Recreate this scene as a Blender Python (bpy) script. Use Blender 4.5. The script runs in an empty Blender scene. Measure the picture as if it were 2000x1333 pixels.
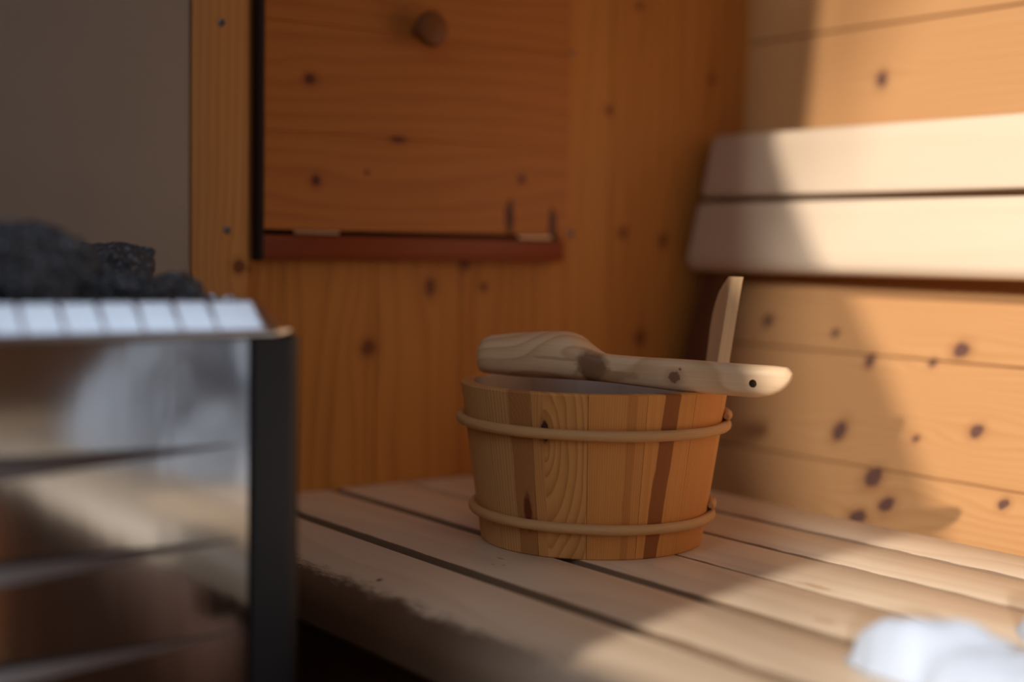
import bpy, bmesh, math, random
from mathutils import Vector, Matrix, noise
random.seed(7)
C = bpy.context.scene.collection
SC = bpy.context.scene
PI = math.pi

# ------------------------------------------------------------------ camera
cam_d = bpy.data.cameras.new('camera'); cam = bpy.data.objects.new('camera', cam_d); C.objects.link(cam)
cam_d.sensor_width = 36; cam_d.lens = 50.0; cam_d.clip_start = 0.01
Rm = Matrix(((0.80807826, -0.02563155, 0.58851724), (-0.5888588, -0.06222178, 0.80583731), (0.01596373, -0.99773317, -0.06537343)))
right = Rm @ Vector((1, 0, 0)); upv = Rm @ Vector((0, -1, 0)); back = Rm @ Vector((0, 0, -1))
cam.matrix_world = Matrix(((right.x, upv.x, back.x, 0), (right.y, upv.y, back.y, 0), (right.z, upv.z, back.z, 0.28), (0, 0, 0, 1)))
cam_d.dof.use_dof = True; cam_d.dof.focus_distance = 1.30; cam_d.dof.aperture_fstop = 1.45
cam_d.dof.aperture_blades = 0
SC.camera = cam

# ------------------------------------------------------------------ light
W = bpy.data.worlds.new('World'); SC.world = W; W.use_nodes = True
bg = W.node_tree.nodes['Background']
bg.inputs[0].default_value = (0.72, 0.84, 1.0, 1); bg.inputs[1].default_value = 1.4
def sun(name, d, e, ang, col):
    l = bpy.data.lights.new(name, 'SUN'); l.energy = e; l.angle = math.radians(ang); l.color = col
    o = bpy.data.objects.new(name, l); C.objects.link(o)
    o.rotation_euler = Vector(d).to_track_quat('-Z', 'Y').to_euler(); o.location = (-2, -1, 2)
sun('sun', (1, .18, -.50), 2.9, 1.2, (1, .95, .89))
sun('sky_glare', (1, 1.0, -.30), 3.2, 2.6, (.93, .96, 1.0))
SC.view_settings.view_transform = 'Standard'; SC.view_settings.look = 'None'
SC.view_settings.gamma = 1; SC.view_settings.use_curve_mapping = False
SC.view_settings.exposure = 0.18

# ------------------------------------------------------------------ materials
class NT:
    def __init__(s, name):
        s.mat = bpy.data.materials.new(name); s.mat.use_nodes = True
        s.t = s.mat.node_tree; s.p = s.t.nodes['Principled BSDF']
    def lk(s, a, b):
        if isinstance(a, (int, float)): b.default_value = a
        elif isinstance(a, tuple): b.default_value = a if len(a) == 4 else (*a, 1) if b.type == 'RGBA' else a
        else: s.t.links.new(a, b)
    def m(s, op, a, b=0.0, c=0.0):
        n = s.t.nodes.new('ShaderNodeMath'); n.operation = op
        s.lk(a, n.inputs[0]); s.lk(b, n.inputs[1]); s.lk(c, n.inputs[2]); return n.outputs[0]
    def xyz(s, x, y, z):
        n = s.t.nodes.new('ShaderNodeCombineXYZ'); s.lk(x, n.inputs[0]); s.lk(y, n.inputs[1]); s.lk(z, n.inputs[2]); return n.outputs[0]
    def noise(s, v, scale=1.0, detail=2.0, rough=.5):
        n = s.t.nodes.new('ShaderNodeTexNoise'); s.lk(v, n.inputs['Vector']); n.inputs['Scale'].default_value = scale
        n.inputs['Detail'].default_value = detail; n.inputs['Roughness'].default_value = rough; return n.outputs['Fac']
    def step(s, x, a, b):
        n = s.t.nodes.new('ShaderNodeMapRange'); n.interpolation_type = 'SMOOTHSTEP'; s.lk(x, n.inputs['Value'])
        n.inputs['From Min'].default_value = a; n.inputs['From Max'].default_value = b; return n.outputs['Result']
    def mix(s, f, a, b):
        n = s.t.nodes.new('ShaderNodeMix'); n.data_type = 'RGBA'; s.lk(f, n.inputs[0]); s.lk(a, n.inputs[6]); s.lk(b, n.inputs[7]); return n.outputs[2]
    def bump(s, h, strength=.3, dist=.001):
        n = s.t.nodes.new('ShaderNodeBump'); n.inputs['Strength'].default_value = strength; n.inputs['Distance'].default_value = dist
        s.lk(h, n.inputs['Height']); s.t.links.new(n.outputs[0], s.p.inputs['Normal'])
    def hash(s, x, k=43.7):
        return s.m('FRACT', s.m('MULTIPLY', s.m('SINE', s.m('MULTIPLY', x, 12.9898)), k))

def wood(name, light, dark, seed=0.0, freq=70, cath=5.0, contrast=.6, knots=(), board=None, tone=.12, rough=.5,
         knotcol=(.06, .022, .012), stains=(), bands=(), grime=None, oval=None, su=1.3, sv=9.0, spec=.22, cracks=()):
    """procedural timber: UV in metres, u along the grain, v across it"""
    s = NT(name)
    uv = s.t.nodes.new('ShaderNodeUVMap'); sep = s.t.nodes.new('ShaderNodeSeparateXYZ'); s.t.links.new(uv.outputs[0], sep.inputs[0])
    u, v = sep.outputs[0], sep.outputs[1]
    if board:
        bw, off = board
        idx = s.m('FLOOR', s.m('DIVIDE', s.m('SUBTRACT', v, off), bw))
        sd = s.m('MULTIPLY', s.hash(s.m('ADD', idx, seed + .37)), 31.0)
        btone = s.hash(s.m('ADD', idx, seed + 5.1), 97.3)
    else: sd = seed * 3.17 + 1.0; btone = .5
    vv = v; core = 0.0; halo = 0.0
    for (ku, kv, r, *st) in knots:
        ar = st[0] if st else 1.0                      # u-stretch of the knot
        du = s.m('DIVIDE', s.m('SUBTRACT', u, ku), ar); dv = s.m('SUBTRACT', v, kv)
        d2 = s.m('ADD', s.m('MULTIPLY', du, du), s.m('MULTIPLY', dv, dv))
        du2 = s.m('MULTIPLY', du, .5)
        e2 = s.m('ADD', s.m('MULTIPLY', du2, du2), s.m('MULTIPLY', dv, dv))
        e = s.m('EXPONENT', s.m('MULTIPLY', e2, -1.0 / (3.2 * r) ** 2))
        vv = s.m('SUBTRACT', vv, s.m('MULTIPLY', s.m('MULTIPLY', dv, e), .8))
        d = s.m('SQRT', d2)
        d = s.m('ADD', d, s.m('MULTIPLY', s.m('SUBTRACT', s.noise(s.xyz(u, v, ku * 7), 1.2 / r, 2), .5), r * .7))
        core = s.m('MAXIMUM', core, s.step(d, r * 1.02, r * .72))
        halo = s.m('MAXIMUM', halo, s.step(d, r * 2.2, r * .7))
    n1 = s.noise(s.xyz(s.m('MULTIPLY', u, su), s.m('MULTIPLY', vv, sv), sd), 1.0, 1.5, .45)
    base = s.m('MULTIPLY', vv, freq)
    if oval:                                            # flat-sawn figure: nested ovals round a centre
        ou, ov, ost, ofr, v0 = oval
        a_ = s.m('DIVIDE', s.m('SUBTRACT', u, ou), ost); b_ = s.m('SUBTRACT', v, ov)
        od = s.m('MULTIPLY', s.m('SQRT', s.m('ADD', s.m('MULTIPLY', a_, a_), s.m('MULTIPLY', b_, b_))), ofr)
        k_ = s.step(v, v0 - .0004, v0 + .0004)
        base = s.m('ADD', s.m('MULTIPLY', od, k_), s.m('MULTIPLY', base, s.m('SUBTRACT', 1.0, k_)))
    ph = s.m('ADD', base, s.m('MULTIPLY', n1, cath))
    g = s.m('FRACT', ph)
    g = s.m('MULTIPLY', s.m('POWER', g, 2.2), s.step(g, 1.0, .86))
    fib = s.noise(s.xyz(s.m('MULTIPLY', u, 9), s.m('MULTIPLY', v, 420), sd), 1.0, 2, .6)
    big = s.noise(s.xyz(s.m('MULTIPLY', u, 2.2), s.m('MULTIPLY', v, 14), s.m('ADD', sd, 9.0)), 1.0, 2)
    f = s.m('MULTIPLY', g, contrast)
    f = s.m('ADD', f, s.m('MULTIPLY', s.m('SUBTRACT', fib, .5), .35))
    f = s.m('ADD', f, s.m('MULTIPLY', s.m('SUBTRACT', big, .5), tone * 3))
    f = s.m('ADD', f, s.m('MULTIPLY', s.m('SUBTRACT', btone, .5), tone * 2.2) if board else 0.08)
    f = s.m('MINIMUM', s.m('MAXIMUM', f, 0.0), 1.0)
    col = s.mix(f, light, dark)
    for (bv0, bv1, slant, bcol, amt) in bands:          # heartwood stripes on staves; painted gap shade on bench boards
        w = s.m('SUBTRACT', v, s.m('MULTIPLY', u, slant))
        w = s.m('ADD', w, s.m('MULTIPLY', s.m('SUBTRACT', s.noise(s.xyz(s.m('MULTIPLY', u, 30), s.m('MULTIPLY', v, 240), 3.3), 1.0, 3), .5), .004))
        k = s.m('MULTIPLY', s.step(w, bv0 - .0006, bv0 + .0006), s.step(w, bv1 + .0008, bv1 - .0008))
        col = s.mix(s.m('MULTIPLY', k, amt), col, bcol)
    for (a, b, ru, rv, scol, amt) in stains:
        du = s.m('DIVIDE', s.m('SUBTRACT', u, a), ru); dv = s.m('DIVIDE', s.m('SUBTRACT', v, b), rv)
        d = s.m('SQRT', s.m('ADD', s.m('MULTIPLY', du, du), s.m('MULTIPLY', dv, dv)))
        d = s.m('ADD', d, s.m('MULTIPLY', s.m('SUBTRACT', s.noise(s.xyz(u, v, a), 60, 3, .65), .5), 1.3))
        col = s.mix(s.m('MULTIPLY', s.step(d, 1.1, .5), amt), col, scol)
    if grime:                                           # ragged dirt along an edge: v centre, width, u range, colour
        gv_, gw, u0, u1, gc, ga = grime
        nz = s.noise(s.xyz(s.m('MULTIPLY', u, 1.4), s.m('MULTIPLY', v, 2.6), 2.0), 16, 5, .68)
        nf = s.noise(s.xyz(s.m('MULTIPLY', u, 1.0), s.m('MULTIPLY', v, 5), 4.0), 60, 3, .7)
        k = s.m('ADD', s.m('DIVIDE', s.m('SUBTRACT', gv_, v), gw), s.m('MULTIPLY', s.m('SUBTRACT', s.m('ADD', s.m('MULTIPLY', nz, .7), s.m('MULTIPLY', nf, .3)), .5), 4.2))
        k = s.m('MULTIPLY', s.step(k, -.3, .9), s.step(u, u0, u1))
        col = s.mix(s.m('MULTIPLY', k, ga), col, gc)
    if knots:
        col = s.mix(s.m('MULTIPLY', halo, .45), col, tuple(0.55 * a + .45 * b for a, b in zip(dark, knotcol)))
        col = s.mix(s.m('MULTIPLY', core, .92), col, knotcol)
    s.lk(col, s.p.inputs['Base Color'])
    s.p.inputs['Roughness'].default_value = rough
    s.p.inputs['Specular IOR Level'].default_value = spec
    s.bump(s.m('SUBTRACT', s.m('MULTIPLY', fib, .6), s.m('MULTIPLY', g, .4)), .25, .0006)
    return s.mat

def plain(name, col, rough=.5, metal=0.0, spec=.5):
    s = NT(name); s.p.inputs['Base Color'].default_value = (*col, 1); s.p.inputs['Roughness'].default_value = rough
    s.p.inputs['Metallic'].default_value = metal; s.p.inputs['Specular IOR Level'].default_value = spec
    tc = s.t.nodes.new('ShaderNodeTexCoord')
    n = s.noise(tc.outputs['Object'], 60, 3)
    s.lk(s.mix(s.m('MULTIPLY', n, .35), tuple(col), tuple(c * .7 for c in col)), s.p.inputs['Base Color'])
    return s.mat

# ------------------------------------------------------------------ mesh helpers
def tag(o, label=None, cat=None, group=None, kind=None):
    if label: o['label'] = label
    if cat: o['category'] = cat
    if group: o['group'] = group
    if kind: o['kind'] = kind
    return o
def link(name, bm, mat, parent=None, smooth=30, kind=None, mats=None):
    me = bpy.data.meshes.new(name); bmesh.ops.recalc_face_normals(bm, faces=bm.faces[:]); bm.to_mesh(me); bm.free()
    o = bpy.data.objects.new(name, me); C.objects.link(o)
    for mm in (mats or [mat]): me.materials.append(mm)
    if parent is not None: o.parent = parent
    if kind: o['kind'] = kind
    if smooth:
        for p in me.polygons: p.use_smooth = True
        me.set_sharp_from_angle(angle=math.radians(smooth))
    return o
def empty(name, loc=(0, 0, 0), rz=0):
    o = bpy.data.objects.new(name, None); C.objects.link(o); o.location = loc; o.rotation_euler = (0, 0, rz); o.empty_display_size = .05
    return o
def put_uv(bm, fn, faces=None):
    L = bm.loops.layers.uv.verify()
    for f in (faces or bm.faces):
        for l in f.loops: l[L].uv = fn(l.vert.co)
def rrect(x0, z0, x1, z1, r, seg=3):
    if not hasattr(r, '__len__'): r = (r,) * 4
    out = []
    for (cx, cz, a0), rr in zip(((x1, z1, 0), (x0, z1, 90), (x0, z0, 180), (x1, z0, 270)), r):
        sx = -1 if cx == x1 else 1; sz = -1 if cz == z1 else 1
        for k in range(seg + 1):
            a = math.radians(a0 + 90 * k / seg)
            out.append((cx + sx * rr + rr * math.cos(a), cz + sz * rr + rr * math.sin(a)))
    return out
AX = {'Y': lambda a, p, q: (p, a, q), 'X': lambda a, p, q: (a, p, q), 'Z': lambda a, p, q: (p, q, a)}
def prism(bm, prof, axis, a0, a1, cuts=1, bev=0.0):
    """closed outline swept along an axis; bev rounds the two ends slightly"""
    n = len(prof); cx = sum(p for p, q in prof) / n; cz = sum(q for p, q in prof) / n
    st = []
    if bev: st = [(a0, -bev), (a0 + bev * .3, -bev * .3), (a0 + bev, 0)] + [(a0 + (a1 - a0) * k / cuts, 0) for k in range(1, cuts)] + [(a1 - bev, 0), (a1 - bev * .3, -bev * .3), (a1, -bev)]
    else: st = [(a0 + (a1 - a0) * k / cuts, 0) for k in range(cuts + 1)]
    hw = max(abs(p - cx) for p, q in prof); hh = max(abs(q - cz) for p, q in prof)
    rings = []
    for a, d in st:
        rings.append([bm.verts.new(AX[axis](a, cx + (p - cx) * (1 + d / hw), cz + (q - cz) * (1 + d / hh))) for p, q in prof])
    for A, B in zip(rings, rings[1:]):
        for i in range(n): bm.faces.new((A[i], A[(i + 1) % n], B[(i + 1) % n], B[i]))
    bm.faces.new(rings[0]); bm.faces.new(rings[-1][::-1])
    return rings
def box(bm, x0, y0, z0, x1, y1, z1, r=.002, axis='X', seg=2, bev=None):
    bev = r if bev is None else bev
    if axis == 'X': prism(bm, rrect(y0, z0, y1, z1, r, seg), 'X', x0, x1, 1, bev)
    elif axis == 'Y': prism(bm, rrect(x0, z0, x1, z1, r, seg), 'Y', y0, y1, 1, bev)
    else: prism(bm, rrect(x0, y0, x1, y1, r, seg), 'Z', z0, z1, 1, bev)
def tube(bm, pts, r, seg=10, cap=True, closed=False, flat=1.0):
    rings = []; n = len(pts)
    for i, p in enumerate(pts):
        p = Vector(p)
        t = (Vector(pts[(i + 1) % n]) - Vector(pts[i - 1])) if closed else (Vector(pts[min(i + 1, n - 1)]) - Vector(pts[max(i - 1, 0)]))
        t.normalize(); a = t.cross(Vector((0, 0, 1)))
        if a.length < .01: a = t.cross(Vector((0, 1, 0)))
        a.normalize(); b = a.cross(t).normalized()
        ri = r[i] if hasattr(r, '__len__') else r
        rings.append([bm.verts.new(p + ri * (math.cos(2 * PI * k / seg) * a * flat + math.sin(2 * PI * k / seg) * b)) for k in range(seg)])
    prs = list(zip(rings, rings[1:])) + ([(rings[-1], rings[0])] if closed else [])
    for A, B in prs:
        for k in range(seg): bm.faces.new((A[k], A[(k + 1) % seg], B[(k + 1) % seg], B[k]))
    if cap and not closed: bm.faces.new(rings[0][::-1]); bm.faces.new(rings[-1])
    return rings
def lathe(bm, prof, seg=32, origin=(0, 0, 0), axis='Z'):
    rings = []
    for r, h in prof:
        row = []
        for k in range(seg):
            a = 2 * PI * k / seg; x, y = r * math.cos(a), r * math.sin(a)
            co = (x, y, h) if axis == 'Z' else (x, -h, y)
            row.append(bm.verts.new(Vector(origin) + Vector(co)))
        rings.append(row)
    for A, B in zip(rings, rings[1:]):
        for k in range(seg): bm.faces.new((A[k], A[(k + 1) % seg], B[(k + 1) % seg], B[k]))
    bm.faces.new(rings[0][::-1]); bm.faces.new(rings[-1])

# ------------------------------------------------------------------ palette
PINE_L, PINE_D = (.45, .224, .088), (.31, .118, .032)
BACK_L, BACK_D = (.53, .215, .044), (.30, .088, .015)
HATCH_L, HATCH_D = (.47, .160, .034), (.28, .075, .014)
ASP_L, ASP_D = (.80, .61, .42), (.60, .40, .235)
R0, CX, CZ = .95, .497, .57
YB, YF = 1.43, -.55
SA = math.radians(8.55)                                    # one stave of the barrel
def arc_v(p): return math.atan2(p.z - CZ, p.x - CX) * R0
def kn(x, y, z, r, st=1.0): return (y, math.atan2(z - CZ, x - CX) * R0, r, st)
wall_knots = [kn(1.444, 1.194, .5, .011, .8), kn(1.368, 1.305, .19, .009), kn(1.364, 1.187, .181, .006), kn(1.361, .998, .172, .010, 1.2),
              kn(1.35, 1.12, .152, .010, .7), kn(1.354, 1.031, .155, .006), kn(1.304, 1.124, .07, .014, .8), kn(1.316, .943, .089, .009),
              kn(1.276, 1.049, .026, .014, .9), kn(1.259, 1.015, .002, .011), kn(1.274, .876, .023, .007), kn(1.246, 1.044, -.015, .010, 1.3),
              kn(1.307, 1.015, .073, .005)]
v_seam0 = 0.0
M_wall = wood('wall_pine', PINE_L, PINE_D, 2.0, 95, 3.5, .38, wall_knots, (SA * R0, v_seam0), .10, .42, knotcol=(.10, .045, .035), sv=7)
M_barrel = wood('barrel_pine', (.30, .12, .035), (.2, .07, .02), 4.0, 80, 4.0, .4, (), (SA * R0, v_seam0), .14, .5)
bk = [(.161, .838, .010), (.232, .922, .008, 1.6), (.252, .680, .0075), (.460, 1.194, .006), (.515, 1.377, .006), (.599, 1.242, .006),
      (.302, 1.222, .008), (.293, 1.293, .008), (.163, 1.256, .010), (.260, .972, .008), (.232, 1.0, .006)]
M_back = wood('back_wall_pine', BACK_L, BACK_D, 6.0, 55, 8.0, .68, bk, (.117, .613), .16, .45, knotcol=(.16, .045, .014), sv=8)
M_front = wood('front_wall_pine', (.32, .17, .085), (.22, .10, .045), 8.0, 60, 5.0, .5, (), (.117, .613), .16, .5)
M_asp = wood('aspen_rail', ASP_L, ASP_D, 3.0, 26, 3.0, .16, (), None, .06, .42, sv=5)

# ------------------------------------------------------------------ the room (a barrel lying on its side)
def arc_wall(name, a0, a1, mat, y0=YF, y1=YB, groove=.006):
    bm = bmesh.new(); inner = []
    k0, k1 = round(a0 / SA), round(a1 / SA)
    for k in range(k0, k1):
        A = k * SA; g = .0016 / R0
        inner += [(A, R0 + groove), (A + g, R0)]
        for j in range(1, 5): inner.append((A + g + (SA - 2 * g) * j / 5, R0))
        inner.append((A + SA - g, R0))
    inner.append((k1 * SA, R0 + groove))
    outer = [(a, R0 + .042) for a, r in inner[::-1]]
    prof = [(CX + r * math.cos(a), CZ + r * math.sin(a)) for a, r in inner + outer]
    prism(bm, prof, 'Y', y0, y1, 1); put_uv(bm, lambda p: (p.y, arc_v(p) if p.x > CX or p.z > CZ else (math.atan2(p.z - CZ, p.x - CX) % (2 * PI)) * R0))
    return link(name, bm, mat, kind='structure', smooth=20)
arc_wall('wall_right', math.radians(-60), 6 * SA, M_wall)
def ceiling():
    bm = bmesh.new()
    def seg(k0, k1, y0, y1):
        inner = []
        for k in range(k0, k1):
            A = k * SA; g = .0016 / R0
            inner += [(A, R0 + .006), (A + g, R0)] + [(A + g + (SA - 2 * g) * j / 5, R0) for j in range(1, 5)] + [(A + SA - g, R0)]
        inner.append((k1 * SA, R0 + .006)); outer = [(a, R0 + .042) for a, r in inner[::-1]]
        prism(bm, [(CX + r * math.cos(a), CZ + r * math.sin(a)) for a, r in inner + outer], 'Y', y0, y1, 1)
    seg(10, 14, YF, YB); seg(6, 10, YF, .78); seg(6, 10, .93, YB)      # unseen roof opening, placed so the stove flange mirrors sky
    put_uv(bm, lambda p: (p.y, math.atan2(p.z - CZ, p.x - CX) * R0))
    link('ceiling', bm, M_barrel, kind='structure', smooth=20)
ceiling()

# left side of the barrel with the window opening, its far edge slanting
EDGE = [(0.2, 0.47), (0.553, 0.57), (0.663, 0.602), (0.816, 0.623), (0.853, 0.659), (0.895, 0.699), (0.961, 0.757), (1.011, 0.806), (1.066, 0.866), (1.148, 0.958), (1.214, 1.019), (1.334, 1.0339999999999998), (1.6, 1.039)]
def edge_y(z):
    for (z0, y0), (z1, y1) in zip(EDGE, EDGE[1:]):
        if z <= z1 or z1 == EDGE[-1][0]: return y0 + (y1 - y0) * (z - z0) / (z1 - z0)
ZS0, ZS1 = .53, 1.385
bm = bmesh.new()
def la(z): return PI - math.asin((z - CZ) / R0)
zs = [CZ + R0 * math.sin(PI - a) for a in [math.radians(120 + 122 * k / 40) for k in range(41)]]
angs = sorted([math.radians(120 + 120 * k / 40) for k in range(41)] + [la(ZS0), la(ZS1)])
def xl(z): return CX - math.sqrt(max(R0 * R0 - (z - CZ) ** 2, 0))
def lp(a, y): return (CX + R0 * math.cos(a), y, CZ + R0 * math.sin(a))
for A, B in zip(angs, angs[1:]):
    if B - A < 1e-6: continue
    zm = CZ + R0 * math.sin((A + B) / 2); za, zb = CZ + R0 * math.sin(A), CZ + R0 * math.sin(B)
    if ZS0 < zm < ZS1: spans = [(xl(za) - .05, xl(zb) - .05, .10, .10), (edge_y(za), edge_y(zb), YB, YB)]
    else: spans = [(YF, YF, YB, YB)] if zm < .53 else [(xl(za) - .05, xl(zb) - .05, YB, YB)]
    for (ya0, yb0, ya1, yb1) in spans:
        bm.faces.new([bm.verts.new(c) for c in (lp(A, ya0), lp(B, yb0), lp(B, yb1), lp(A, ya1))])
bmesh.ops.remove_doubles(bm, verts=bm.verts[:], dist=1e-5)
put_uv(bm, lambda p: (p.y, (math.atan2(p.z - CZ, p.x - CX) % (2 * PI)) * R0))
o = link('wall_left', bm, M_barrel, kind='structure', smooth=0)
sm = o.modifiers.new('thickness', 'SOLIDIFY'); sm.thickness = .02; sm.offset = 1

def end_wall(name, y0, y1, mat, hole=None):
    bm = bmesh.new(); x = .613 - .117 * 9; Rw = R0 + .03
    def hz(q): return math.sqrt(max(Rw * Rw - (q - CX) ** 2, 0))
    def board(xa, xb, lo, hi):
        xq = [xa + (xb - xa) * k / 6 for k in range(7)]
        top = [(q, hi if hi is not None else CZ + hz(q)) for q in xq]; bot = [(q, lo if lo is not None else max(CZ - hz(q), -.40)) for q in xq]
        prism(bm, top[::-1] + bot, 'Y', y0, y1, 1)
    while x < CX + Rw:
        xa, xb = max(x + .0006, CX - Rw), min(x + .1164, CX + Rw)
        if xb > xa + .004:
            if hole and xb > hole[0] and xa < hole[1]:
                a, b = max(xa, hole[0]), min(xb, hole[1]); board(a, b, hole[3], None)
                if a > xa + .004: board(xa, a, None, None)
                if b < xb - .004: board(b, xb, None, None)
            else: board(xa, xb, None, None)
        x += .117
    put_uv(bm, lambda p: (p.z, p.x))
    return link(name, bm, mat, kind='structure', smooth=0)
end_wall('wall_back', YB, YB + .03, M_back)
end_wall('wall_front', YF - .03, YF, M_front, (-.47, .48, -.40, 1.22))
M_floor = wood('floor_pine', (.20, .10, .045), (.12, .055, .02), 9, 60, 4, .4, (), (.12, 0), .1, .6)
bm = bmesh.new()
x = -.04
while x < 1.03:
    prism(bm, rrect(x + .001, -.40, x + .119, -.37, .002, 1), 'Y', YF, YB, 1); x += .12
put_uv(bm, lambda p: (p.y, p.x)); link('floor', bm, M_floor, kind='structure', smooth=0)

bm = bmesh.new()                                            # unseen screen left of the doorway, added to keep glare out of the window
x = -1.67
while x < -.60:
    prism(bm, rrect(x, YF - .03, x + .116, YF, .002, 1), 'Z', -.5, 2.2, 1); x += .117
put_uv(bm, lambda p: (p.z, p.x)); link('wall_glare_screen', bm, M_front, kind='structure', smooth=0)
s = NT('ground_outside'); tc = s.t.nodes.new('ShaderNodeTexCoord')
s.lk(s.mix(s.noise(tc.outputs['Object'], 3, 4), (.12, .12, .10), (.2, .19, .16)), s.p.inputs['Base Color']); s.p.inputs['Roughness'].default_value = .9
bm = bmesh.new(); prism(bm, [(-8, -.56), (9, -.56), (9, -.5), (-8, -.5)], 'Y', -8, 8, 8); link('ground', bm, s.mat, kind='structure', smooth=0)

M_screen = plain('dark_sky_screen', (.035, .032, .026), .8)  # unseen dark screens outdoors, added to cut the sky light
bm = bmesh.new()
for (x0, y0, x1, y1, zt) in ((-3.1, YF - .03, -3.04, 6, 1.72), (-3.2, -3.06, 3, -3.0, .84)):
    if x1 - x0 < .1: prism(bm, rrect(x0, -.52, x1, zt, .01, 1), 'Y', y0, y1, 1)
    else: prism(bm, rrect(y0, -.52, y1, zt, .01, 1), 'X', x0, x1, 1)
link('wall_sky_screen', bm, M_screen, kind='structure', smooth=0)

# grey heat shield, trim board beside it
s = NT('grey_board'); tc = s.t.nodes.new('ShaderNodeTexCoord')
n1 = s.noise(tc.outputs['Object'], 5, 4, .6)
s.lk(s.mix(n1, (.25, .215, .18), (.33, .285, .24)), s.p.inputs['Base Color']); s.p.inputs['Roughness'].default_value = .55
s.bump(s.noise(tc.outputs['Object'], 300, 2), .15, .0004)
M_grey = s.mat
bm = bmesh.new(); box(bm, -.36, YB - .012, -.365, .612, YB - .0005, .98, .0015, 'X')
tag(link('heat_shield', bm, M_grey), 'plain grey heat shield board on the back wall behind the stove', 'panel')
M_trim = wood('trim_pine', (.60, .275, .082), (.33, .125, .032), 11, 95, 2.2, .55, [(.255, .672, .0078)], None, .08, .45, knotcol=(.14, .04, .014))
bm = bmesh.new(); box(bm, .6135, YB - .014, -.36, .6785, YB - .0003, 1.40, .0015, 'Z'); put_uv(bm, lambda p: (p.z, p.x + p.y * .3 - .42))
trim = link('trim_1', bm, M_trim, kind='structure')
M_screw = plain('screw_steel', (.42, .42, .44), .35, .9)
def screw(parent, x, y, z, r=.0042, name='screw'):
    bm = bmesh.new()
    pr = [(.0008, -.0002), (.0010, -.0012), (r * .55, -.0012), (r * .75, .0004), (r * .98, -.0002), (r, -.0012)]
    seg = 20; rings = []
    for rr, h in pr:
        rings.append([bm.verts.new((rr * math.cos(2 * PI * k / seg), -.0012 - h, rr * math.sin(2 * PI * k / seg))) for k in range(seg)])
    for A, B in zip(rings, rings[1:]):
        for k in range(seg): bm.faces.new((A[k], A[(k + 1) % seg], B[(k + 1) % seg], B[k]))
    bm.faces.new(rings[0][::-1]); bm.faces.new(rings[-1])
    o = link(name, bm, M_screw, parent); o.location = (x, y, z); return o
screw(trim, .6465, YB - .0142, .513); screw(trim, .6535, YB - .0142, .294)
wb = bpy.data.objects['wall_back']
screw(wb, 1.129, YB, .528, .0045); screw(wb, 1.135, YB, .300, .0045)

# ------------------------------------------------------------------ hatch
YH = YB - .022
hatch = empty('wall_hatch', (.90, YB, .29))
tag(hatch, 'square reddish pine hatch with round knob and hinge rail on back wall', 'hatch')
def P(o): o.matrix_parent_inverse = o.parent.matrix_world.inverted() if False else Matrix.Translation(-o.parent.location); return o
hk = [(.7475, .462, .0065, 1.2), (.756, .351, .0065), (.821, .363, .003), (1.039, .364, .0055), (.862, .402, .004, 2.5)]
M_hatch = wood('hatch_pine', HATCH_L, HATCH_D, 14, 48, 5.0, .45, hk, (.1185, .0475), .12, .42, knotcol=(.10, .022, .012),
               stains=[(1.022, .318, .008, .028, (.06, .012, .006), .9), (1.088, .312, .007, .026, (.05, .01, .006), .9)], su=1.6, sv=7)
bm = bmesh.new()
for z0 in (.296, .4035, .5225, .641):
    z1 = {.296: .4033, .4035: .5223, .5225: .6408, .641: .76}[z0]
    prism(bm, rrect(YH, z0, YB - .001, z1, .0009, 1), 'X', .6935, 1.112, 1)
put_uv(bm, lambda p: (p.x, p.z)); P(link('door_panel', bm, M_hatch, hatch, smooth=0))
M_rail = wood('hinge_rail_wood', (.26, .050, .012), (.17, .028, .008), 15, 60, 3, .4, (), None, .1, .4)
bm = bmesh.new(); box(bm, .6935, YB - .020, .2635, 1.109, YB - .001, .2905, .002, 'X'); put_uv(bm, lambda p: (p.x, p.z))
rail_o = P(link('hinge_rail', bm, M_rail, hatch)); rail_o['label'] = 'dark red hinge rail'
for sx in (.727, .925): 
    q = screw(rail_o, sx, YB - .0202, .277, .0036); q.matrix_parent_inverse = Matrix.Translation(-hatch.location)
M_gap = plain('gap_shade', (.030, .012, .006), .8)
bm = bmesh.new(); box(bm, .6885, YB - .0215, .262, .6933, YB - .001, .76, .001, 'Z'); P(link('edge_shade', bm, M_gap, hatch))  # dark strip standing in for the shaded recess beside the hatch
bm = bmesh.new(); box(bm, .694, YB - .006, .2885, 1.111, YB - .001, .2975, .001, 'X'); P(link('hinge_gap_shade', bm, M_gap, hatch))  # dark strip standing in for the shade between door and hinge rail
M_brass = plain('hinge_brass', (.55, .42, .28), .35, .8)
for hx0, hx1 in ((.729, .785), (1.035, 1.085)):
    bm = bmesh.new(); tube(bm, [(hx0 + (hx1 - hx0) * k / 6, YB - .0215, .2933) for k in range(7)], .0026, 10)
    for k in range(1, 6): pass
    P(link('hinge', bm, M_brass, hatch))
M_knob = wood('knob_wood', (.22, .075, .022), (.12, .035, .012), 16, 120, 3, .5, (), None, .1, .4)
bm = bmesh.new(); lathe(bm, [(.0085, -.001), (.0080, .008), (.0105, .013), (.0175, .018), (.0205, .024), (.0205, .029), (.0170, .034), (.0090, .0365), (.003, .037)], 28, (.888, YH, .5275), 'Y')
put_uv(bm, lambda p: (p.z, p.x)); P(link('knob', bm, M_knob, hatch))

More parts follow.
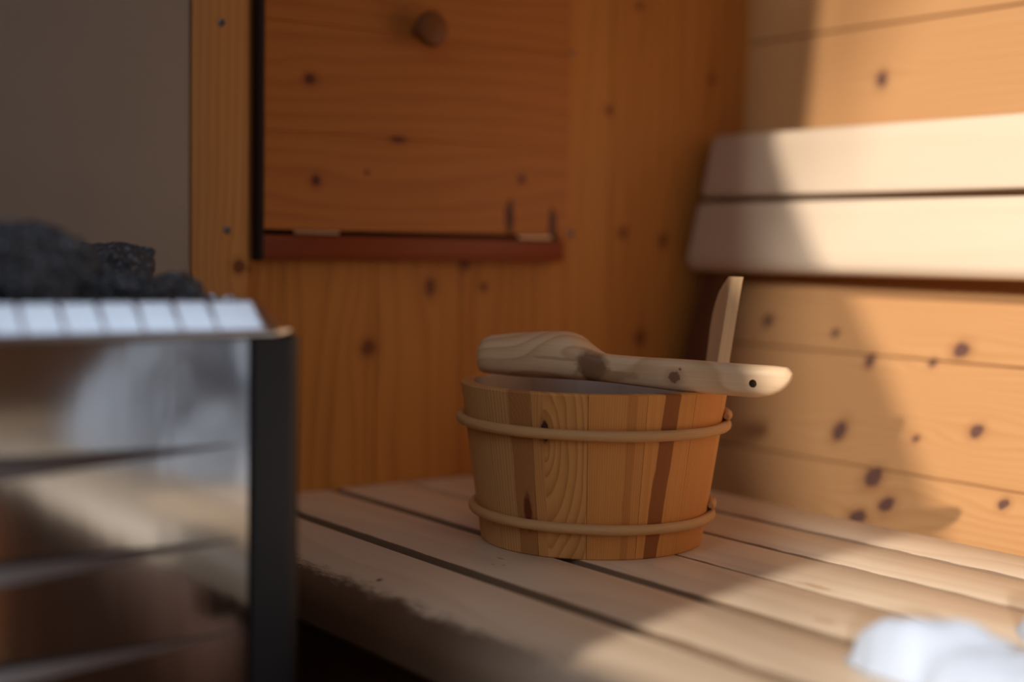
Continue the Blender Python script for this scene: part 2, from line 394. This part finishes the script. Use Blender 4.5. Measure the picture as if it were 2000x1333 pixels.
# ------------------------------------------------------------------ bench
bench = empty('sauna_bench', (.87, .45, -.36))
tag(bench, 'long pale wooden slatted bench with a rounded front edge along right wall', 'bench')
spill = [(1.028, .742, .006, .0022, (.33, .12, .05), .7), (1.012, .722, .003, .0016, (.36, .14, .06), .7), (1.004, .728, .003, .0014, (.36, .14, .06), .7)]
bmats = [  # bands: dirty gap sides, painted darker still as shade against the sun
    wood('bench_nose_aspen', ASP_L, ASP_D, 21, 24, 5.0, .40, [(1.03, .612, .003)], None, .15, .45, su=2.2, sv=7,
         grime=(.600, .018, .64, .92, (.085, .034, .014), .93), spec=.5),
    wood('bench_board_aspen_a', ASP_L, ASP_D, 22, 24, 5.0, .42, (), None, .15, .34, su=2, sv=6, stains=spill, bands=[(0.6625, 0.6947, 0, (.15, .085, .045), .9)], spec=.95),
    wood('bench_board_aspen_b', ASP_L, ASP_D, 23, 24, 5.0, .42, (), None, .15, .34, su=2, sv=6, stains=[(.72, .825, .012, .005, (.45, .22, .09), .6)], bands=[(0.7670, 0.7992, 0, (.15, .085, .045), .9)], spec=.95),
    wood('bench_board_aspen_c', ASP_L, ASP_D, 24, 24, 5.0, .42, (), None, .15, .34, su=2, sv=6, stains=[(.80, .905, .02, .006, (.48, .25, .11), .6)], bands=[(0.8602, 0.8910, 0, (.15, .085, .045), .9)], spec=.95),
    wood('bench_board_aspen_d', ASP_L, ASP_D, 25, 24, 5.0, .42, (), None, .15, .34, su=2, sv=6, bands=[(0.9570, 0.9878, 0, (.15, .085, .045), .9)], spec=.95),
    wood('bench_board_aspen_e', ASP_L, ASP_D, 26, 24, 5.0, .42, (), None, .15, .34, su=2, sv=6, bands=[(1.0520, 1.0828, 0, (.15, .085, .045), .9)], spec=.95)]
def nose():
    pts = [(.680, -.003), (.677, 0), (.645, 0)]
    for k in range(1, 9):
        a = math.radians(90 + 90 * k / 8 * .93); pts.append((.645 + .062 * math.cos(a), -.036 + .036 * math.sin(a)))
    pts += [(.5825, -.050), (.588, -.056), (.680, -.056)]
    return pts
bx = [None, (.6940, .785), (.7975, .8878), (.8902, .981), (.987, 1.073), (1.082, 1.164)]
def bpar(o): return P(o)
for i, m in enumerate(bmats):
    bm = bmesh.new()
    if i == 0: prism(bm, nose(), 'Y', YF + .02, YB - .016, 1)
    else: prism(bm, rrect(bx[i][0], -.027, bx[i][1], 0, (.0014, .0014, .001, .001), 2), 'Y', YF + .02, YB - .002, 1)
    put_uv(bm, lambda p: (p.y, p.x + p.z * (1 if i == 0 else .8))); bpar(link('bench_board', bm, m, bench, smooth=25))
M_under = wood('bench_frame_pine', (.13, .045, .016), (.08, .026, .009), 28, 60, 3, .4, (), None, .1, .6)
for yy in (YB - .08, .47, -.3):
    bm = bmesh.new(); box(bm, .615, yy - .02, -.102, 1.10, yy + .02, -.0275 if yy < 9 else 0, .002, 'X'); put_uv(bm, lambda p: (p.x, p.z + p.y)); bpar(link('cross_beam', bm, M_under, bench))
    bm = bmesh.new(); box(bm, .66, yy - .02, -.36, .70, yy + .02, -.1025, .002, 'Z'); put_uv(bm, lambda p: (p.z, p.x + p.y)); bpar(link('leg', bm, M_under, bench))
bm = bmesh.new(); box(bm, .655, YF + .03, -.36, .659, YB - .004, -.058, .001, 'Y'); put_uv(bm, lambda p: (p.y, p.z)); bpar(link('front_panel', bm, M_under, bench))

# ------------------------------------------------------------------ backrest
br = empty('backrest', (1.36, .45, .25)); tag(br, 'pale wooden backrest of two wide leaning rails on the right wall', 'backrest')
lean = Vector((.0269, 0, .0963)).normalized(); nr = Vector((-lean.z, 0, lean.x))          # up the face / out of the face
def rail_piece(name, s0, s1, t, mat, y0, y1, r):
    o0 = Vector((1.3395, 0, .3495))
    prof = []
    for a, b in rrect(-t, s0, 0, s1, r, 5):
        p = o0 + nr * a + lean * b; prof.append((p.x, p.z))
    bm = bmesh.new(); prism(bm, prof, 'Y', y0, y1, 1, .008)
    put_uv(bm, lambda p: (p.y, (p - o0).dot(lean) + (p - o0).dot(nr))); return P(link(name, bm, mat, br, smooth=25))
M_railA = wood('backrest_aspen_a', (.64, .48, .325), (.50, .345, .21), 31, 20, 3, .16, (), None, .06, .42, su=1.5, sv=5)
M_railB = wood('backrest_aspen_b', (.64, .48, .325), (.50, .345, .21), 33, 20, 3, .16, (), None, .06, .42, su=1.5, sv=5)
rail_piece('rail', .004, .091, .027, M_railA, YF + .05, YB - .018, (.006, .006, .004, .004))
rail_piece('rail', -.095, -.004, .027, M_railB, YF + .05, YB - .018, (.005, .005, .012, .014))
for yy in (YB - .045, .3, -.45):
    o0 = Vector((1.3395, 0, .3495)); prof = []
    for a, b in rrect(-.052, -.36, -.0275, .085, .002, 1):
        p = o0 + nr * a + lean * b; prof.append((p.x, p.z))
    bm = bmesh.new(); prism(bm, prof, 'Y', yy - .018, yy + .018, 1); put_uv(bm, lambda p: (p.z, p.y + p.x * .3)); P(link('post', bm, M_under, br, smooth=0))

# ------------------------------------------------------------------ bucket
BX, BY = .8736, 1.0606
bucket = empty('sauna_bucket', (BX, BY, 0.0), math.radians(-39.5))
tag(bucket, 'round wooden stave bucket with two rod hoops and a tall handle stave, standing on bench', 'bucket')
HB, RB, RT, TW = .152, .107, .129, .0135
def rad(z): return RB + (RT - RB) * z / HB
BK_L, BK_D = (.70, .315, .090), (.34, .105, .022)
STRIPE = (.24, .062, .014)
M_inner = plain('bucket_inside', (.42, .30, .23), .35, 0, .5)
def stave_mat(i):
    sd = 40 + i * 1.7; kw = {}
    if i == 0: kw = dict(freq=420, cath=3.4, contrast=.7, su=9, sv=26, oval=(.100, .013, 2.8, 170, .0112), knots=[(.117, .0128, .0046, 2.2)], bands=[(.0, .0112, 0, (.50, .22, .07), .35)])   # -26..-2
    elif i == 1: kw = dict(freq=420, cath=2.0, contrast=.45, bands=[(.0355, .044, .0, (.36, .115, .025), .45)])   # -2..22
    elif i == 2: kw = dict(freq=120, cath=2.0, contrast=.20, bands=[(.009, .0265, .055, STRIPE, .85)])     # 22..46
    elif i == 3: kw = dict(freq=380, cath=2.0, contrast=.55)
    elif i == 14: kw = dict(freq=240, cath=2.2, contrast=.65, su=4, sv=20, oval=(.045, .022, 3.2, 420, .0302), bands=[(.030, .0545, -.008, (.33, .115, .030), .7)], stains=[(.042, .043, .022, .006, (.14, .03, .01), .95)])  # -50..-26
    elif i == 13: kw = dict(freq=240, cath=3.0, contrast=.5)
    else: kw = dict(freq=150 + 20 * (i % 4), cath=3.0, contrast=.4)
    L = BK_L if i not in (13, 14) else (.64, .335, .120)
    if i in (1, 2, 3): L = (.72, .295, .070)
    return wood('stave_pine_%s' % 'abcdefghijklmnopq'[i], L, BK_D, sd, tone=.07, rough=.5, knotcol=(.035, .012, .010), **kw)
HSTAVE = 5                                                  # 94..118 from the front: the tall one
def stave(i):
    a0 = math.radians(-26 + 24 * i) + .0019; a1 = math.radians(-2 + 24 * i) - .0019
    bm = bmesh.new(); L = bm.loops.layers.uv.verify()
    N = 6
    if i != HSTAVE: zs = [0, .0012, HB * .5, HB - .0015, HB]; ins = [.0012, 0, 0, 0, .0012]
    grid = {}
    def pt(a, r, z):   # a=0 front (-y), positive towards +x
        return (r * math.sin(a), -r * math.cos(a), z)
    for kz, z in enumerate(zs):
        for ka in range(N + 1):
            a = a0 + (a1 - a0) * ka / N
            grid['o', kz, ka] = bm.verts.new(pt(a, rad(z) - ins[kz], z)); grid['i', kz, ka] = bm.verts.new(pt(a, rad(z) - TW + ins[kz], z))
    nz = len(zs) - 1
    def face(vs, side, uvs=None):
        f = bm.faces.new(vs); f.material_index = 1 if side == 'i' else 0
        for l in f.loops:
            co = l.vert.co; aa = math.atan2(co.x, -co.y); 
            while aa < a0 - .5: aa += 2 * PI
            rr = math.hypot(co.x, co.y)
            l[L].uv = (co.z + (rad(co.z) - rr) * .3, (aa - a0) * RT + (rad(co.z) - rr) * .6)
    for kz in range(nz):
        for ka in range(N):
            face((grid['o', kz, ka], grid['o', kz, ka + 1], grid['o', kz + 1, ka + 1], grid['o', kz + 1, ka]), 'o')
            face((grid['i', kz, ka + 1], grid['i', kz, ka], grid['i', kz + 1, ka], grid['i', kz + 1, ka + 1]), 'i')
        face((grid['i', kz, 0], grid['o', kz, 0], grid['o', kz + 1, 0], grid['i', kz + 1, 0]), 'o')
        face((grid['o', kz, N], grid['i', kz, N], grid['i', kz + 1, N], grid['o', kz + 1, N]), 'o')
    for ka in range(N):
        face((grid['o', nz, ka], grid['o', nz, ka + 1], grid['i', nz, ka + 1], grid['i', nz, ka]), 'o')
        face((grid['o', 0, ka + 1], grid['o', 0, ka], grid['i', 0, ka], grid['i', 0, ka + 1]), 'o')
    o = link('stave', bm, None, bucket, smooth=35, mats=[stave_mat(i), M_inner]); return o
for i in range(15):
    if i != HSTAVE: stave(i)
# tall handle stave: a narrow blade that goes on along the taper with a rounded head
def handle_stave():
    a0 = math.radians(-26 + 24 * HSTAVE) + .0019; a1 = math.radians(-2 + 24 * HSTAVE) - .0019
    bm = bmesh.new(); N = 8
    levels = [(0, 0.0), (.05, 0), (.10, 0), (.148, 0), (.152, .04), (.158, .20), (.17, .26), (.19, .24), (.205, .22), (.218, .24), (.230, .30), (.240, .38), (.247, .48), (.2525, .60), (.2555, .72)]
    am, hw = (a0 + a1) / 2, (a1 - a0) / 2
    rings = []
    for z, sh in levels:
        ins = .0
        t = TW * (1 if z < .24 else 1 - (z - .24) * 8)
        row_o = []; row_i = []
        r = rad(z) - (0 if z < .152 else (z - .152) * .01)
        for k in range(N + 1):
            a = a0 + (a1 - a0) * (1 - sh) * k / N; e = .0012 if k in (0, N) else 0
            row_o.append(bm.verts.new((( r - e) * math.sin(a), -(r - e) * math.cos(a), z)))
            row_i.append(bm.verts.new(((r - t + e) * math.sin(a), -(r - t + e) * math.cos(a), z)))
        rings.append(row_o + row_i[::-1])
    n = len(rings[0])
    for A, B in zip(rings, rings[1:]):
        for k in range(n): bm.faces.new((A[k], A[(k + 1) % n], B[(k + 1) % n], B[k]))
    bm.faces.new(rings[0][::-1]); bm.faces.new(rings[-1])
    put_uv(bm, lambda p: (p.z, (math.atan2(p.x, -p.y) - a0) * RT + (rad(p.z) - math.hypot(p.x, p.y)) * .6))
    o = link('handle_stave', bm, wood('handle_stave_pine', (.80, .52, .27), (.58, .33, .14), 61, freq=260, cath=2, contrast=.35, tone=.06, rough=.45), bucket, smooth=40)
handle_stave()
bm = bmesh.new(); lathe(bm, [(rad(.014) - TW - .0006, .012), (rad(.022) - TW - .0006, .022)], 48)
link('bucket_floor', bm, M_inner, bucket)
M_hoop = wood('hoop_willow', (.62, .335, .135), (.42, .185, .060), 63, 900, 6, .6, (), None, .16, .5, su=14, sv=220,
              stains=[(.05, .002, .004, .002, (.2, .07, .03), .8), (.31, .0, .003, .002, (.2, .07, .03), .8)])
def hoop(z0, rod, tilt, rise):
    bm = bmesh.new(); pts = []; rr = []; N = 150
    a_end = math.radians(97); span = math.radians(378)
    for k in range(N + 1):
        t = k / N; a = a_end - span * t                    # runs over the front first, then round the back
        b = max(0.0, (t - .62) / .38); b = b * b * (3 - 2 * b)
        z = z0 + rise * b - tilt * math.sin(a)
        over = max(0.0, 1 - t / .05) * .0                    
        r = rad(z) + rod * .80 + (.0016 * math.sin(9 * a) * .12) + over - .0006 * b
        pts.append((r * math.sin(a), -r * math.cos(a), z))
        e = min(t, 1 - t) * N; rr.append(rod * (.55 + .45 * min(1, e / 1.5)) * (1 + .05 * noise.noise(Vector((a * 3, z0 * 40, 0)))))
    L = tube(bm, pts, rr, 12)
    lay = bm.loops.layers.uv.verify(); idx = {}
    for i, ring in enumerate(L):
        for j, v in enumerate(ring): idx[v] = (i, j)
    for f in bm.faces:
        js = [idx[l.vert][1] for l in f.loops]; wrap = max(js) - min(js) > 6
        for l in f.loops:
            i, j = idx[l.vert]; j = j + 12 if wrap and j < 6 else j
            l[lay].uv = (i / N * .82, j / 12 * .03)
    return link('hoop', bm, M_hoop, bucket, smooth=60)
hoop(.1155, .0050, .0012, .0095); hoop(.0295, .0048, .0018, .0100)

# ------------------------------------------------------------------ ladle
TOP = [(0, .1712), (.0002, .1838), (.0045, .1911), (.0114, .1944), (.0358, .1975), (.0692, .2003), (.0921, .2013), (.1046, .1979), (.1171, .1898), (.1322, .182), (.1733, .181), (.2202, .181), (.2545, .18), (.2987, .1796), (.3118, .1787), (.3161, .1737)]
BOT = [(0, .1630), (.0012, .1590), (.0045, .1568), (.0363, .1556), (.0623, .1553), (.0882, .1556), (.1178, .156), (.138, .1558), (.1765, .1536), (.2095, .1516), (.2553, .1509), (.2864, .1503), (.2972, .1529), (.3082, .1583), (.3145, .1662), (.3161, .1720)]
def interp(T, x):
    for (a, p), (b, q) in zip(T, T[1:]):
        if x <= b: return p + (q - p) * max(0, min(1, (x - a) / max(b - a, 1e-9)))
    return T[-1][1]
def smooth_interp(T, x, h=.004):
    return sum(interp(T, min(max(x + d * h, 0), .3161)) for d in (-1, -.5, 0, .5, 1)) / 5 if .02 < x < .29 else interp(T, x)
ladle = empty('sauna_ladle', (.797, 1.145, .150), math.radians(-64.33))
tag(ladle, 'carved wooden ladle with a deep bowl lying across the rim of the bucket', 'ladle')
us = [0, .0006, .0018, .0035, .006, .009] + [.013 + .006 * k for k in range(46)] + [.289, .294, .299, .303, .307, .3105, .3132, .3148, .3157, .3161]
us = sorted(set(round(u, 5) for u in us if u <= .3161))
bm = bmesh.new(); rings = []; NS = 36
for u in us:
    zt, zb = smooth_interp(TOP, u), smooth_interp(BOT, u)
    cz, hz = (zt + zb) / 2 - .150, max((zt - zb) / 2, .0004)
    b = 1 - min(1, max(0, (u - .085) / .065)); b = b * b * (3 - 2 * b)      # bowl weight
    endl = math.sqrt(max(0, 1 - max(0, 1 - u / .022) ** 2)); endr = math.sqrt(max(.0, 1 - max(0, (u - .285) / .0312) ** 2))
    wf = (.0105 + b * .0165) * (.25 + .75 * endl) * (.12 + .88 * endr)        # half thickness
    wc = b * .006
    e = .62 + .12 * b
    row = []
    for k in range(NS):
        a = 2 * PI * k / NS; ca, sa = math.cos(a), math.sin(a)
        w = math.copysign(abs(ca) ** e, ca) * wf; z = math.copysign(abs(sa) ** e, sa) * hz
        y = wc + w
        if w > 0 and b > 0:                                 # the far side is hollowed out
            q = max(0, 1 - (abs(z) / (hz * .82)) ** 3) * max(0, 1 - (abs(u - .062) / .054) ** 3) if abs(u - .062) < .054 and abs(z) < hz * .82 else 0
            y -= q * wf * 1.55
        y += .0006 * noise.noise(Vector((u * 45, z * 60, w * 50)))
        row.append(bm.verts.new((u, y, cz + z)))
    rings.append(row)
for A, B in zip(rings, rings[1:]):
    for k in range(NS): bm.faces.new((A[k], A[(k + 1) % NS], B[(k + 1) % NS], B[k]))
bm.faces.new(rings[0][::-1]); bm.faces.new(rings[-1])
put_uv(bm, lambda p: (p.x, p.z + .35 * p.y))
M_ladle = wood('ladle_wood', (.82, .545, .31), (.50, .24, .10), 71, 60, 7.5, .65, [(.2092, .0115, .0058, 1.1), (.2145, .019, .0014)], None, .08, .42,
               knotcol=(.23, .11, .06), stains=[(.127, .0165, .019, .017, (.20, .085, .035), .9), (.150, .010, .024, .005, (.34, .17, .07), .55), (.095, .02, .03, .002, (.4, .22, .1), .5)], su=7, sv=13)
# bowl half is more weathered
s = M_ladle.node_tree
o = link('ladle_body', bm, M_ladle, ladle, smooth=60)
bm = bmesh.new(); tube(bm, [(.2836, -.03, .0137), (.2836, .03, .0137)], .0036, 16)
cut = link('ladle_cutter', bm, M_ladle, None); cut.matrix_world = Matrix.Translation(ladle.location) @ Matrix.Rotation(math.radians(-64.33), 4, 'Z')
md = o.modifiers.new('hole', 'BOOLEAN'); md.object = cut; md.solver = 'EXACT'
bpy.context.view_layer.update()
dg = bpy.context.evaluated_depsgraph_get(); me = bpy.data.meshes.new_from_object(o.evaluated_get(dg)); o.modifiers.clear(); o.data = me; bpy.data.objects.remove(cut)
me.set_sharp_from_angle(angle=math.radians(60))
# dark lining of the hanging hole
s2 = plain('ladle_hole_dark', (.07, .03, .015), .7)
me.materials.append(s2)
for p in me.polygons:
    c = sum((me.vertices[v].co for v in p.vertices), Vector()) / len(p.vertices)
    if math.hypot(c.x - .2836, c.z - .0137) < .0037 and abs(p.normal.y) < .3: p.material_index = len(me.materials) - 1

# ------------------------------------------------------------------ stove
SX0, SX1, SY0, SY1, SZT = .02, .477, .90, 1.34, .216
stove = empty('sauna_stove', (.25, 1.12, -.37)); tag(stove, 'polished steel sauna stove with louvred front and black corner posts', 'stove')
s = NT('polished_steel'); s.p.inputs['Metallic'].default_value = 1; s.p.inputs['Base Color'].default_value = (.54, .53, .52, 1); s.p.inputs['Roughness'].default_value = .09
tc = s.t.nodes.new('ShaderNodeTexCoord'); sp = s.t.nodes.new('ShaderNodeSeparateXYZ'); s.t.links.new(tc.outputs['Object'], sp.inputs[0])
s.bump(s.noise(s.xyz(s.m('MULTIPLY', sp.outputs[0], 60), s.m('MULTIPLY', sp.outputs[1], 60), s.m('MULTIPLY', sp.outputs[2], 2.5)), 1, 2), .12, .0012)
M_steel = s.mat
M_black = plain('black_enamel', (.018, .018, .02), .45)
M_dark = plain('stove_inside', (.03, .028, .028), .6)
# front sheet: louvres are long wedge folds that run out towards the right end
FX0, FX1 = .058, .440
def front_y(x, z):
    y = SY0 + .006 - .003 * (1 - ((x - .25) / .20) ** 2)
    return y
bm = bmesh.new(); NX = 60
zl = []
z = -.33
zset = set()
while z < SZT: zset.add(round(z, 5)); z += .008
for q in (.1405, .0735, .008, -.060, -.127, -.195, -.262):
    zset.add(round(q, 5))
zset.add(SZT); zl = sorted(zset)
g = [[bm.verts.new((FX0 + (FX1 - FX0) * i / NX, front_y(FX0 + (FX1 - FX0) * i / NX, z), z)) for i in range(NX + 1)] for z in zl]
for a, b in zip(g, g[1:]):
    for i in range(NX): bm.faces.new((a[i], a[i + 1], b[i + 1], b[i]))
def SP(o): o.matrix_parent_inverse = Matrix.Translation(-stove.location); return o
o = SP(link('front_panel', bm, M_steel, stove, smooth=50)); sm = o.modifiers.new('t', 'SOLIDIFY'); sm.thickness = .0012; sm.offset = -1
s = NT('brushed_steel'); s.p.inputs['Metallic'].default_value = 1; s.p.inputs['Roughness'].default_value = .30
tc = s.t.nodes.new('ShaderNodeTexCoord'); nz_ = s.noise(tc.outputs['Object'], 40, 3); s.lk(s.mix(nz_, (.42, .36, .32), (.54, .47, .42)), s.p.inputs['Base Color']); M_brushed = s.mat
s = NT('rim_steel'); s.p.inputs['Metallic'].default_value = 1; s.p.inputs['Roughness'].default_value = .20
tc = s.t.nodes.new('ShaderNodeTexCoord'); nz_ = s.noise(tc.outputs['Object'], 30, 2); s.lk(s.mix(nz_, (.74, .76, .80), (.84, .86, .90)), s.p.inputs['Base Color']); M_rim = s.mat
for zq in (.1405, .0735, .008, -.060, -.127, -.195, -.262):        # each louvre: a wedge that thins out to the right, dark slot above it, painted as the recess shadow
    for kind_, mat_ in (('louvre', M_brushed), ('slot_shade', M_dark)):
        bm = bmesh.new(); rows = []
        for i in range(41):
            x = .075 + (.428 - .075) * i / 40
            w = max(0.0, min(1.0, (.428 - x) / .19)); w = max(w, .015); y0 = front_y(x, zq)
            if kind_ == 'louvre': pts = [(y0 - .0022, zq), (y0 - .0052 * w - .0022, zq - .0115 * w), (y0 - .0044 * w - .002, zq - .0130 * w), (y0 + .0004, zq - .0130 * w), (y0 + .0004, zq)]
            else: pts = [(y0 - .0024, zq), (y0 - .0020, zq + .0042 * w), (y0 + .0004, zq + .0026 * w), (y0 + .0004, zq)]
            rows.append([bm.verts.new((x, y, z)) for y, z in pts])
        n = len(rows[0])
        for A, B in zip(rows, rows[1:]):
            for k in range(n): bm.faces.new((A[k], B[k], B[(k + 1) % n], A[(k + 1) % n]))
        bm.faces.new(rows[0]); bm.faces.new(rows[-1][::-1])
        SP(link(kind_, bm, mat_, stove, smooth=20))
for nm, (x0, y0, x1, y1) in dict(side_panel=(SX1 - .010, SY0 + .045, SX1 - .008, SY1 - .045), left=(SX0 + .008, SY0 + .045, SX0 + .010, SY1 - .045), back=(SX0 + .045, SY1 - .010, SX1 - .045, SY1 - .008)).items():
    bm = bmesh.new(); box(bm, x0, y0, -.33, x1, y1, SZT, .0008, 'Z'); SP(link('back_panel' if nm == 'back' else 'side_panel', bm, M_steel, stove))
for (px, py, sx, sy) in ((SX1, SY0, -1, 1), (SX0, SY0, 1, 1), (SX1, SY1, -1, -1), (SX0, SY1, 1, -1)):
    w = .041; r = .016; t = .003
    out = [(px + sx * w, py)] + [(px + sx * (r - r * math.sin(a)), py + sy * (r - r * math.cos(a))) for a in [PI / 2 * k / 6 for k in range(7)]] + [(px, py + sy * w)]
    inn = [(px + sx * t, py + sy * w)] + [(px + sx * (t + (r - t) * (1 - math.sin(a)) ), py + sy * (t + (r - t) * (1 - math.cos(a)))) for a in [PI / 2 * (6 - k) / 6 for k in range(7)]] + [(px + sx * w, py + sy * t)]
    bm = bmesh.new(); prism(bm, out + inn, 'Z', -.37, SZT - .001, 1); SP(link('corner_post', bm, M_black, stove, smooth=30))
bm = bmesh.new(); box(bm, SX0 + .05, SY0 + .05, -.32, SX1 - .05, SY1 - .05, .155, .004, 'Z'); SP(link('stone_chamber', bm, M_dark, stove))
# top rim: rounded collar lip, bright sloping flange inside it, wire rods over the flange
def rloop(off, z, n=8):
    x0, x1, y0, y1 = SX0 + off, SX1 - off, SY0 + off, SY1 - off; r = max(.034 - off, .008); out = []
    for cx, cy, a0 in ((x1 - r, y1 - r, 0), (x0 + r, y1 - r, 90), (x0 + r, y0 + r, 180), (x1 - r, y0 + r, 270)):
        for k in range(n + 1):
            a = math.radians(a0 + 90 * k / n); out.append((cx + r * math.cos(a), cy + r * math.sin(a), z))
    return out
def loops(bm, ls):
    rs = [[bm.verts.new(c) for c in L] for L in ls]; n = len(rs[0])
    for A, B in zip(rs, rs[1:]):
        for k in range(n): bm.faces.new((A[k], A[(k + 1) % n], B[(k + 1) % n], B[k]))
    return rs
bm = bmesh.new(); loops(bm, [rloop(.004, .2150), rloop(-.001, .2155), rloop(-.003, .2168), rloop(-.003, .2195), rloop(-.002, .2208), rloop(.000, .2212), rloop(.002, .2208), rloop(.002, .2160), rloop(.004, .2150)])
SP(link('rim', bm, M_rim, stove, smooth=60))
bm = bmesh.new(); loops(bm, [rloop(.0020, .2190), rloop(.0022, .2205), rloop(.0215, .2392), rloop(.0250, .2399), rloop(.0270, .2385), rloop(.0270, .190), rloop(.0255, .190), rloop(.0255, .2300)])
SP(link('flange', bm, M_rim, stove, smooth=22))
k = 0
xs = SX0 + .05
rods = []
while xs < SX1 - .045:
    rods.append(((xs, SY0 + .004), (xs, SY0 + .048))); xs += .0262
ys = SY0 + .07
while ys < SY1 - .05:
    rods.append(((SX1 - .004, ys), (SX1 - .048, ys))); rods.append(((SX0 + .004, ys), (SX0 + .048, ys))); ys += .0335
for (ax, ay), (bx_, by_) in rods:
    bm = bmesh.new(); pts = []
    for t, z in ((-0.05, .2200), (.02, .2225), (.36, .2395), (.52, .2412), (.60, .2400), (.62, .235)):
        pts.append((ax + (bx_ - ax) * t, ay + (by_ - ay) * t, z))
    tube(bm, pts, .0013, 8); SP(link('rod', bm, M_rim, stove, smooth=60))

# ------------------------------------------------------------------ stones
s = NT('stove_stone'); tc = s.t.nodes.new('ShaderNodeTexCoord')
n1 = s.noise(tc.outputs['Object'], 26, 4, .65); n2 = s.noise(tc.outputs['Object'], 230, 3, .75)
c = s.mix(n1, (.014, .015, .017), (.085, .09, .10)); c = s.mix(s.m('MULTIPLY', s.step(n2, .52, .68), .8), c, (.42, .46, .52))
s.lk(c, s.p.inputs['Base Color']); s.p.inputs['Roughness'].default_value = .62; s.bump(s.noise(tc.outputs['Object'], 120, 5, .75), 1.0, .006)
M_stone = s.mat
def stone(x, y, z, sx, sy, sz, seed, label, rz=0):
    bm = bmesh.new(); bmesh.ops.create_icosphere(bm, subdivisions=5, radius=1)
    rnd = random.Random(seed); planes = []
    for k in range(13):
        d = Vector((rnd.gauss(0, 1), rnd.gauss(0, 1), rnd.gauss(0, 1))).normalized(); planes.append((d, rnd.uniform(.62, .86)))
    for v in bm.verts:
        p = v.co.copy()
        for d, h in planes:
            q = p.dot(d)
            if q > h: p -= d * (q - h) * .93
        nn = noise.fractal(p * 2.6 + Vector((seed, 0, 0)), .9, 2.1, 4); p *= 1 + .13 * nn + .035 * noise.noise(p * 11)
        v.co = Vector((p.x * sx, p.y * sy, p.z * sz))
    o = link('stove_stone', bm, M_stone, smooth=35); o.location = (x, y, z); o.rotation_euler = (0, 0, rz)
    return tag(o, label, 'stone', 'stones heaped on the stove')
stone(.300, .985, .258, .058, .050, .036, 3, 'big dark near stone at the far left of the stove heap')
stone(.425, 1.160, .251, .054, .046, .036, 5, 'speckled grey stone, the topmost and farthest of the heap', .3)
stone(.392, 1.030, .240, .058, .044, .024, 8, 'dark flat stone lying in front of the speckled stone', -.4)
stone(.423, 1.015, .240, .028, .032, .019, 11, 'small grey pointed stone at the right end of the heap', .5)
stone(.345, 1.105, .246, .050, .045, .032, 13, 'bluish grey stone between the big near stone and speckled stone', .8)
stone(.200, 1.020, .245, .055, .055, .034, 17, 'dark stone at the left of the heap, left of the big near stone')
stone(.260, 1.170, .245, .060, .050, .034, 19, 'dark stone at the back left of the heap')
stone(.340, 1.245, .235, .050, .040, .030, 23, 'dark stone behind the heap near the back wall')
stone(.130, 1.140, .242, .060, .060, .034, 29, 'dark stone at the far left back corner of the stove')
stone(.110, 1.000, .238, .045, .045, .030, 31, 'dark stone at the near left corner of the stove')
bm = bmesh.new(); box(bm, SX0 + .040, SY0 + .040, .156, SX1 - .040, SY1 - .040, .205, .006, 'Z'); SP(link('stone_bed', bm, M_dark, stove))

# ------------------------------------------------------------------ towel
s = NT('white_terry'); tc = s.t.nodes.new('ShaderNodeTexCoord')
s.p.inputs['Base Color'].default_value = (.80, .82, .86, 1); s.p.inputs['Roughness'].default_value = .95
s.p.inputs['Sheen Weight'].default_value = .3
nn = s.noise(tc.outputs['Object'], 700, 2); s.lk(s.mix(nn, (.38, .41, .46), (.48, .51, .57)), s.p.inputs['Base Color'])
s.bump(nn, .7, .002); M_terry = s.mat
def towel_h(x, y):
    # heap of folds: two lobes reach towards the bucket, the mass lies nearer and against the backrest
    def blob(cx, cy, rx, ry, h, rot=0):
        dx, dy = x - cx, y - cy; c, s_ = math.cos(rot), math.sin(rot); a, b = (dx * c + dy * s_) / rx, (-dx * s_ + dy * c) / ry
        q = a * a + b * b; return h * math.sqrt(max(0, 1 - q)) if q < 1 else 0
    h = 0
    for bl in ((.776, .575, .027, .066, .040, .18), (.768, .50, .030, .08, .034, .1), (.915, .545, .034, .090, .036, -.45), (.89, .44, .06, .08, .03, 0), (1.0, .30, .10, .16, .055, .1),
               (.86, .18, .15, .22, .085, 0), (1.02, .10, .18, .30, .20, .1), (.84, -.08, .17, .28, .14, .2), (1.08, .20, .10, .22, .14, 0), (.98, -.20, .22, .24, .20, 0)):
        h = max(h, blob(*bl))
    if h > 0: h += .010 * noise.noise(Vector((x * 26, y * 16, 1))) * min(1, h / .02) + .004 * noise.noise(Vector((x * 60, y * 60, 5))) * min(1, h / .02)
    return h
bm = bmesh.new(); NX, NY = 120, 240; vs = {}
X0, X1, Y0, Y1 = .64, 1.26, -.50, .72
for i in range(NX + 1):
    for j in range(NY + 1):
        x = X0 + (X1 - X0) * i / NX; y = Y0 + (Y1 - Y0) * j / NY; vs[i, j] = (x, y, towel_h(x, y))
vm = {}
def gv(i, j, top):
    if (i, j, top) not in vm:
        x, y, h = vs[i, j]; vm[i, j, top] = bm.verts.new((x, y, max(h, 0) + .0012 if top else .0008))
    return vm[i, j, top]
for i in range(NX):
    for j in range(NY):
        if max(vs[i, j][2], vs[i + 1, j][2], vs[i, j + 1][2], vs[i + 1, j + 1][2]) > .0:
            bm.faces.new([gv(a, b, True) for a, b in ((i, j), (i + 1, j), (i + 1, j + 1), (i, j + 1))])
edges = [e for e in bm.edges if len(e.link_faces) == 1]
r = bmesh.ops.extrude_edge_only(bm, edges=edges)
for v in [g for g in r['geom'] if isinstance(g, bmesh.types.BMVert)]: v.co.z = .0008
tw = link('white_towel', bm, M_terry, smooth=80); tag(tw, 'crumpled fluffy white towel heaped on the near part of bench', 'towel')
